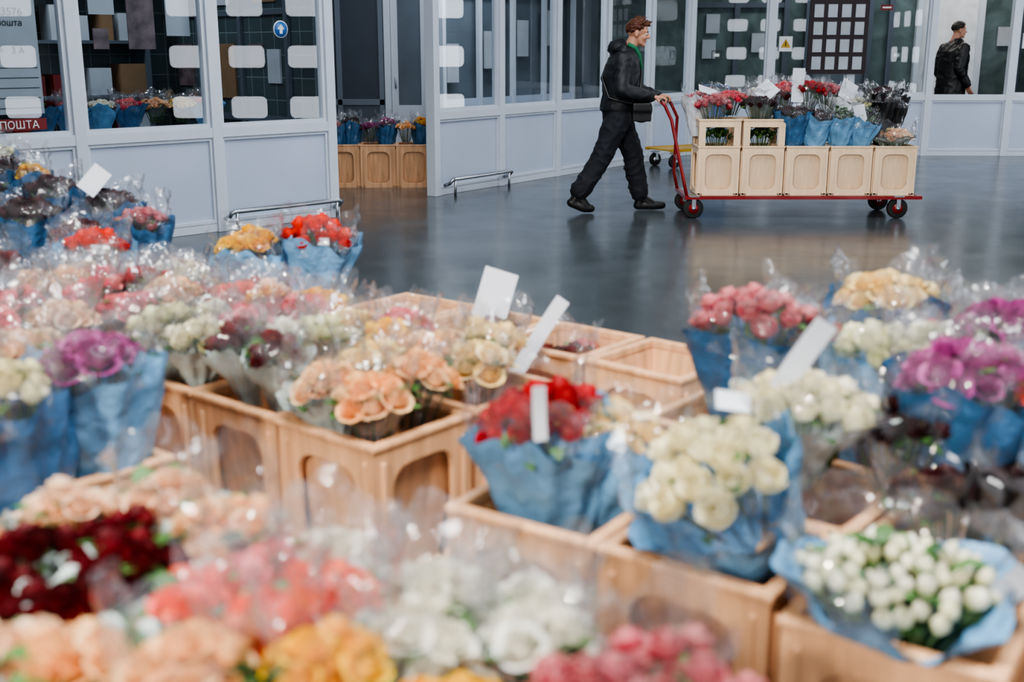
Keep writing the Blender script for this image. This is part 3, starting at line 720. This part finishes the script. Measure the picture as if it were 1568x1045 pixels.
bq('green', 'blue', 2.88, ty-.05, .84, R=.15, L=.25); bq('green', 'blue', 3.06, ty-.04, .82, R=.15, L=.25); bq('white', 'white', 2.97, ty+.13, .99, R=.15, L=.34); bq('creamgreen', 'clear', 3.1, ty+.12, .95, R=.13, L=.34)
bq('dark', 'black', 3.27, ty+.05, 1.03, R=.15, L=.42, dome=.07); bq('dark', 'black', 3.38, ty+.1, .98, R=.13, L=.40, dome=.07); bq('peachpale', 'tissue', 3.38, ty-.05, .70, R=.15, L=.2); bq('cream', 'tissue', 3.30, ty+.02, .70, R=.12, L=.2)
label(2.50, ty-.02, 1.0, .11, .29, 0, .02, .1); label(2.27, ty-.08, 1.05, .17, .16, -.6, -.7, .2); label(2.92, ty-.02, 1.02, .16, .18, -.3, .5, .2); label(3.04, ty-.18, .81, .10, .18, -.2, -.2, 0); label(1.72, ty-.05, 1.07, .18, .10, -.9, .3, .2)

mb = MB()
mb.bx(-.45, .45, -.25, .25, .21, .23, 0); mb.bx(-.47, .47, -.27, -.25, .20, .24, 0); mb.bx(-.47, .47, .25, .27, .20, .24, 0)
for x in (-.36, .36):
    for y in (-.2, .2): wheel(mb, x, y, .08, .08, 1, 2)
mb.tube([(.43, -.24, .24), (.43, -.24, 1.0), (.43, .24, 1.0), (.43, .24, .24)], .012, 3, 10)
mb.bx(.40, .43, -.2, .2, .55, .8, 3)
mb.obj('platform_cart', [M_yellow, M_black, M_steel, M_blue], (2.25, 14.75, 0), math.radians(30))

# ------------------------------------------------------------------ people
M_skin = pmat('skin', 'bc866e', .5, vamt=.05, vscale=30)
M_hair = pmat('auburn_hair', '502815', .55, vamt=.4, vscale=60, bump=.5, bscale=120)
M_hair2 = pmat('dark_hair', '241c18', .55, vamt=.3, vscale=60)
M_jacket = pmat('black_jacket_cloth', '10141a', .6, vamt=.25, vscale=9, bump=.4, bscale=11)
M_trouser = pmat('navy_trouser_cloth', '0c101b', .8, vamt=.2, vscale=9, bump=.4, bscale=9)
M_coat = pmat('black_leather_coat', '0d0d0f', .45, vamt=.2, vscale=8, bump=.5, bscale=10)
M_green = pmat('green_hood_lining', '1f6a48', .8, vamt=.15)
M_shoe = pmat('black_shoe', '0a0a0c', .45)
M_sole = pmat('grey_sole', '55585c', .6)
M_eye = pmat('eye_white', 'dcd8d2', .3, vamt=0)

def remeshed(name, mb, voxel, it, mats, classify=None, par=None, wr=0):
    o = mb.obj(name+'_tmp', mats)
    r = o.modifiers.new('r', 'REMESH'); r.mode = 'VOXEL'; r.voxel_size = voxel
    if it:
        s = o.modifiers.new('s', 'SMOOTH'); s.factor = .5; s.iterations = it
    dg = bpy.context.evaluated_depsgraph_get(); me = bpy.data.meshes.new_from_object(o.evaluated_get(dg))
    bpy.data.objects.remove(o); me.name = name
    me.materials.clear()
    for m in mats: me.materials.append(m)
    if wr:
        nn = [v.normal.copy() for v in me.vertices]
        for v, n_ in zip(me.vertices, nn):
            q = Vector((v.co.x*8+v.co.z*4, v.co.y*8, v.co.z*12-v.co.x*7))
            k = 1-2*abs(mnoise.noise(q)); k2 = mnoise.noise(q*.45)
            v.co += n_*wr*(k*k*.9-.35+.8*k2)
        me.update()
    for p_ in me.polygons:
        p_.use_smooth = True; p_.material_index = classify(p_.center) if classify else 0
    n = put(me, name)
    if par: n.parent = par
    return n

def hand_grip(mb, w_, c_, ax):
    w_ = Vector(w_); c_ = Vector(c_); a = Vector(ax).normalized(); d = (c_-w_); d = (d-a*d.dot(a)).normalized(); u = a.cross(d)
    if u.z < 0: u = -u
    for k, off in enumerate((-.034, -.012, .011, .032)):
        Rr = (.027, .029, .028, .025)[k]; r = (.0095, .0095, .009, .008)[k]
        pts = []
        for ph in (125, 80, 35, -15, -65, -110): pts.append(c_+a*off+d*Rr*math.cos(math.radians(ph))+u*Rr*math.sin(math.radians(ph)))
        for i in range(5): mb.capsule(pts[i], pts[i+1], r*(1-.04*i), r*(1-.04*(i+1)), n=8)
        mb.capsule(w_+a*off*.5, pts[0], .018, .0125, n=10)
    s = -1
    t0 = w_.lerp(c_, .35)+a*s*.02; t1 = w_.lerp(c_, .7)+a*s*.045-u*.012; t2 = c_+a*s*.05-u*.024-d*.008; t3 = c_+a*s*.035-u*.028+d*.012
    mb.capsule(t0, t1, .014, .011, n=8); mb.capsule(t1, t2, .011, .0095, n=8); mb.capsule(t2, t3, .0095, .008, n=8)
def hand_relaxed(mb, w_, d, nrm):
    w_ = Vector(w_); d = Vector(d).normalized(); n_ = Vector(nrm); n_ = (n_-d*n_.dot(d)).normalized(); a = d.cross(n_)
    for k, off in enumerate((-.033, -.011, .011, .031)):
        ln = (.034, .038, .036, .028)[k]; p0 = w_+d*.09+a*off; mb.capsule(w_+a*off*.5, p0, .017, .012, n=10); dd = d.copy()
        for i in range(3):
            dd = (dd+n_*(.35+.2*i)).normalized(); p1 = p0+dd*ln*(1-.18*i); mb.capsule(p0, p1, .0095-.0007*i, .0088-.0007*i, n=8); p0 = p1
    t0 = w_+d*.03-a*.022; t1 = w_+d*.065-a*.05+n_*.015; t2 = t1+d*.035+n_*.012; mb.capsule(t0, t1, .014, .011, n=8); mb.capsule(t1, t2, .011, .008, n=8)

def head(par, loc, rot, hair_mat, messy=1, s=1.0):
    e = empty('head', loc); e.rotation_euler = rot; e.scale = (s,)*3; e.parent = par
    mb = MB()
    mb.ellipsoid((-.012, 0, .025), (.093, .074, .088)); mb.ellipsoid((.025, 0, -.035), (.06, .056, .075))
    mb.capsule((.035, -.03, -.075), (.065, -.008, -.095), .02, .018); mb.capsule((.035, .03, -.075), (.065, .008, -.095), .02, .018)
    mb.capsule((.082, 0, .012), (.103, 0, -.026), .008, .012); mb.capsule((.086, -.012, -.03), (.086, .012, -.03), .009, .009)
    mb.capsule((.07, -.035, .022), (.075, .035, .022), .011, .011)
    mb.capsule((.079, -.016, -.055), (.079, .016, -.055), .007, .007); mb.capsule((.077, -.014, -.066), (.077, .014, -.066), .007, .007)
    for sy in (-1, 1):
        mb.ellipsoid((-.012, sy*.076, -.01), (.02, .01, .031)); mb.ellipsoid((.05, sy*.035, -.03), (.03, .022, .028))
    mb.capsule((-.025, 0, -.05), (-.05, 0, -.16), .052, .058)
    remeshed('head_skin', mb, .0055, 3, [M_skin], par=e)
    ey = MB()
    for sy in (-1, 1):
        ey.ellipsoid((.072, sy*.028, .002), (.013, .014, .009), 0, n=12); ey.ellipsoid((.083, sy*.028, .002), (.003, .006, .006), 1, n=10)
        ey.capsule((.086, sy*.014, .022), (.078, sy*.042, .026), .004, .003, 2, n=8)
    ey.capsule((.086, -.017, -.0605), (.086, .017, -.0605), .002, .002, 1, n=6)
    o = ey.obj('eyes_brows_mouth', [M_eye, M_black, hair_mat]); o.parent = e
    hb = MB(); hb.ellipsoid((-.022, 0, .04), (.094, .08, .085))
    rr = random.Random(4)
    for i in range(150):
        th = rr.uniform(0, 2*PI); ph = math.acos(rr.uniform(-.45, 1)); v = Vector((math.sin(ph)*math.cos(th), math.sin(ph)*math.sin(th), math.cos(ph)))
        if v.x > .25 and v.z < .45: continue
        if v.z < 0 and v.x > -.15: continue
        p = Vector((-.018+.094*v.x, .079*v.y, .033+.088*v.z)); q = p+v*.012*messy+Vector((.022, 0, -.008+.02*rr.random()))*messy+Vector((rr.uniform(-.01, .01), rr.uniform(-.012, .012), rr.uniform(-.008, .012)))*messy
        hb.capsule(p, q, .011, .005, n=8)
    h = remeshed('hair', hb, .005, 0, [hair_mat], par=e)
    me = h.data; import bmesh
    bm = bmesh.new(); bm.from_mesh(me)
    dele = [v for v in bm.verts if (v.co.x > .045 and v.co.z < .055) or (v.co.x > -.0 and v.co.z < .015) or v.co.z < -.055]
    bmesh.ops.delete(bm, geom=dele, context='VERTS'); bm.to_mesh(me); bm.free()
    return e

man = empty('walking_man', (.955, 10.45, 0))
mb = MB()
mb.loft([(0, 0, .80, .12, .15), (0, 0, .86, .145, .175), (0, 0, .915, .15, .18), (0, 0, .92, .168, .2), (.01, 0, .97, .172, .205), (.015, 0, 1.06, .162, .195), (.02, 0, 1.2, .168, .2), (.03, 0, 1.32, .158, .208), (.045, 0, 1.39, .13, .178), (.06, 0, 1.435, .095, .115), (.085, 0, 1.475, .06, .065)])
HN = (.0, -.09, .86); HF = (.02, .09, .86)
KN = (-.155, -.10, .49); AN = (-.36, -.10, .17); KF = (.16, .10, .49); AF = (.235, .10, .12)
mb.capsule(HN, KN, .118, .092); mb.capsule(KN, (-.335, -.10, .2), .094, .088); mb.capsule(HF, KF, .118, .092); mb.capsule(KF, (.225, .10, .17), .092, .09)
mb.capsule((-.01, 0, .86), (.0, 0, .9), .13, .14)
SN = (.03, -.175, 1.355); EN = (.0, -.265, 1.10); WN = (.27, -.235, 1.045)
SF = (.05, .175, 1.355); EF = (.13, .25, 1.10); WF = (.36, .12, 1.045)
mb.capsule(SN, EN, .08, .066); mb.capsule(EN, WN, .066, .044); mb.capsule(SF, EF, .08, .066); mb.capsule(EF, WF, .066, .044)
for t in (.3, .6, .9):
    for (p0, p1) in ((KN, AN), (KF, AF)):
        q = Vector(p0).lerp(Vector(p1), t*.85); mb.ellipsoid(q+Vector((-.014, 0, 0)), (.094, .088, .045), n=12)
mb.ellipsoid((-.02, 0, 1.47), (.09, .12, .07), R=Matrix.Rotation(-.4, 3, 'Y')); mb.capsule((.0, -.08, 1.47), (.12, -.045, 1.43), .036, .027); mb.capsule((.0, .08, 1.47), (.12, .045, 1.43), .036, .027)
remeshed('clothed_body', mb, .0095, 2, [M_jacket, M_trouser], lambda c_: 1 if c_.z < .92 and not (c_.x > .2 and c_.z > .9) else 0, man, wr=.011)
sh = MB()
sh.capsule(AN, (-.40, -.10, .10), .045, .042); sh.capsule((-.415, -.10, .095), (-.30, -.10, .05), .042, .044); sh.capsule((-.30, -.10, .05), (-.235, -.10, .042), .044, .036); sh.capsule((-.36, -.10, .17), (-.29, -.1, .07), .045, .044)
sh.capsule(AF, (.22, .10, .05), .046, .045); sh.capsule((.215, .10, .046), (.36, .10, .044), .044, .043); sh.capsule((.36, .10, .044), (.44, .10, .045), .043, .034); sh.capsule(AF, (.34, .1, .06), .045, .04)
remeshed('shoes', sh, .008, 2, [M_shoe, M_sole], lambda c_: 1 if (c_.x > 0 and c_.z < .016) else 0, man)
barax = Vector((fb[0]-nb[0], fb[1]-nb[1], 0)).normalized()
def barp(t): return Vector((nb[0]+(fb[0]-nb[0])*t-.955, nb[1]+(fb[1]-nb[1])*t-10.45, 1.01))
hm = MB(); hand_grip(hm, Vector(WN)+Vector((.015, 0, -.002)), barp(.26), barax)
remeshed('hand_near', hm, .0045, 1, [M_skin], par=man)
hm = MB(); hand_grip(hm, Vector(WF)+Vector((.012, 0, -.002)), barp(.92), barax)
remeshed('hand_far', hm, .0045, 1, [M_skin], par=man)
head(man, (.165, 0, 1.59), (0, .16, -.12), M_hair, 1.15)
g = MB(); g.tube([(.07, -.07, 1.495), (.135, -.06, 1.46), (.175, -.035, 1.40), (.200, -.012, 1.31), (.206, 0, 1.22)], [.018, .02, .016, .011, .007], 0, 10)
g.tube([(.07, .07, 1.495), (.135, .06, 1.46), (.175, .035, 1.40), (.200, .012, 1.31), (.206, 0, 1.22)], [.018, .02, .016, .011, .007], 0, 10)
g.obj('green_hood_trim', [M_green]).parent = man
bg = MB()
bg.ellipsoid((.19, -.2, .93), (.10, .055, .115), 0, n=20); bg.box((.19, -.215, .9), (.17, .07, .14), 0); bg.box((.19, -.255, .955), (.16, .012, .07), 0)
remeshed('shoulder_bag', bg, .01, 3, [M_blackplastic], par=man)
st = MB(); st.tube([(.15, -.2, 1.0), (.18, -.14, 1.12), (.20, -.02, 1.26), (.16, .1, 1.38), (.06, .13, 1.44), (-.07, .06, 1.40), (-.155, -.04, 1.2), (-.10, -.20, 1.03), (.12, -.24, .98)], .012, 0, 8)
st.obj('bag_strap', [M_blackplastic]).parent = man

fm = empty('man_in_black_coat', (6.35, 16.85, 0), math.radians(14))
mb = MB()
mb.loft([(-.02, 0, .72, .19, .24), (-.02, 0, .9, .2, .24), (-.01, 0, 1.1, .195, .235), (.0, 0, 1.3, .19, .245), (0, 0, 1.42, .17, .245), (.01, 0, 1.5, .13, .19), (.02, 0, 1.55, .09, .12), (.03, 0, 1.6, .065, .07)])
for sy in (-1, 1):
    mb.capsule((-.01, sy*.1, .85), (.02*sy, sy*.11, .5), .1, .075); mb.capsule((.02*sy, sy*.11, .5), (.02*sy-.03, sy*.11, .12), .075, .065)
    mb.capsule((0, sy*.215, 1.45), (-.08, sy*.27, 1.18), .09, .075)
mb.capsule((-.08, -.27, 1.18), (.06, -.28, .96), .072, .055); mb.capsule((-.08, .27, 1.18), (.06, .28, .95), .072, .055)
remeshed('clothed_body', mb, .011, 2, [M_coat, M_trouser], lambda c_: 1 if c_.z < .72 else 0, fm, wr=.012)
sh = MB()
for sy in (-1, 1): sh.capsule((.02*sy-.05, sy*.11, .05), (.02*sy+.14, sy*.12, .042), .05, .04); sh.capsule((.02*sy-.03, sy*.11, .05), (.02*sy-.03, sy*.11, .12), .05, .05)
remeshed('shoes', sh, .01, 2, [M_shoe], par=fm)
hm = MB(); hand_relaxed(hm, (.07, -.28, .95), (.45, 0, -1), (1, .4, .3)); hand_relaxed(hm, (.065, .28, .94), (.3, 0, -1), (1, -.4, .3)); remeshed('hands', hm, .005, 1, [M_skin], par=fm)
head(fm, (.05, 0, 1.715), (0, .05, -.25), M_hair2, .35, 1.0)

# ------------------------------------------------------------------ lights
def area(name, loc, rot, sx, sy, power, col=(1, 1, 1)):
    l = bpy.data.lights.new(name, 'AREA'); l.shape = 'RECTANGLE'; l.size = sx; l.size_y = sy; l.energy = power; l.color = col
    o = bpy.data.objects.new(name, l); COL.objects.link(o); o.location = loc; o.rotation_euler = rot
area('overhead_fill_lamp', (.3, 1.2, 4.9), (0, 0, 0), 3.0, 2.2, 600, (.98, .99, 1))  # added overhead fill for the hall; the ceiling has no skylights
area('overhead_fill_lamp', (.8, 7.6, 4.9), (0, 0, 0), 4, 2.5, 250, (.92, .96, 1))
area('overhead_fill_lamp', (5, 13.0, 4.9), (0, 0, 0), 5, 3, 150, (.92, .96, 1))
area('interior_lamp', (-4.2, 9.9, 3.2), (0, 0, A1), 1.5, .5, 60, (.9, .95, 1))
area('interior_lamp', (-.3, 14.4, 3.2), (0, 0, A2), 2, .5, 95, (.92, .96, 1))
area('interior_lamp', (6, 18, 3.5), (0, 0, 0), 5, .6, 110, (1, .97, .92))
area('interior_lamp', (-1.8, 12.4, 4.2), (0, 0, 0), 1, 1, 30, (.9, .95, 1))
sp = bpy.data.lights.new('warm_fill_spot', 'SPOT'); sp.energy = 2500; sp.spot_size = math.radians(50); sp.spot_blend = .6; sp.shadow_soft_size = .3; sp.color = (1, .92, .82)  # added warm spot inside the closed hall, standing in for low daylight
o = bpy.data.objects.new('warm_fill_spot', sp); COL.objects.link(o); o.location = (-3.5, -4, 4.2)
o.rotation_euler = (Vector((0, 2.6, .4))-Vector((-3.5, -4, 4.2))).to_track_quat('-Z', 'Y').to_euler()
wd = bpy.data.worlds.new('world'); bpy.context.scene.world = wd; wd.use_nodes = True
wd.node_tree.nodes['Background'].inputs[0].default_value = (.6, .7, .85, 1); wd.node_tree.nodes['Background'].inputs[1].default_value = .4
try:
    bpy.context.scene.view_settings.look = 'AgX - Medium High Contrast'
except Exception as ex:
    print('look', ex)

# ------------------------------------------------------------------ camera
cd = bpy.data.cameras.new('camera'); cam = bpy.data.objects.new('camera', cd); COL.objects.link(cam)
cam.location = (0, 0, 1.45); cam.rotation_euler = (math.radians(90-14.4), 0, 0)
cd.lens = 40; cd.sensor_width = 36; cd.clip_start = .05
cd.dof.use_dof = True; cd.dof.focus_distance = 10.2; cd.dof.aperture_fstop = 2.0
bpy.context.scene.camera = cam
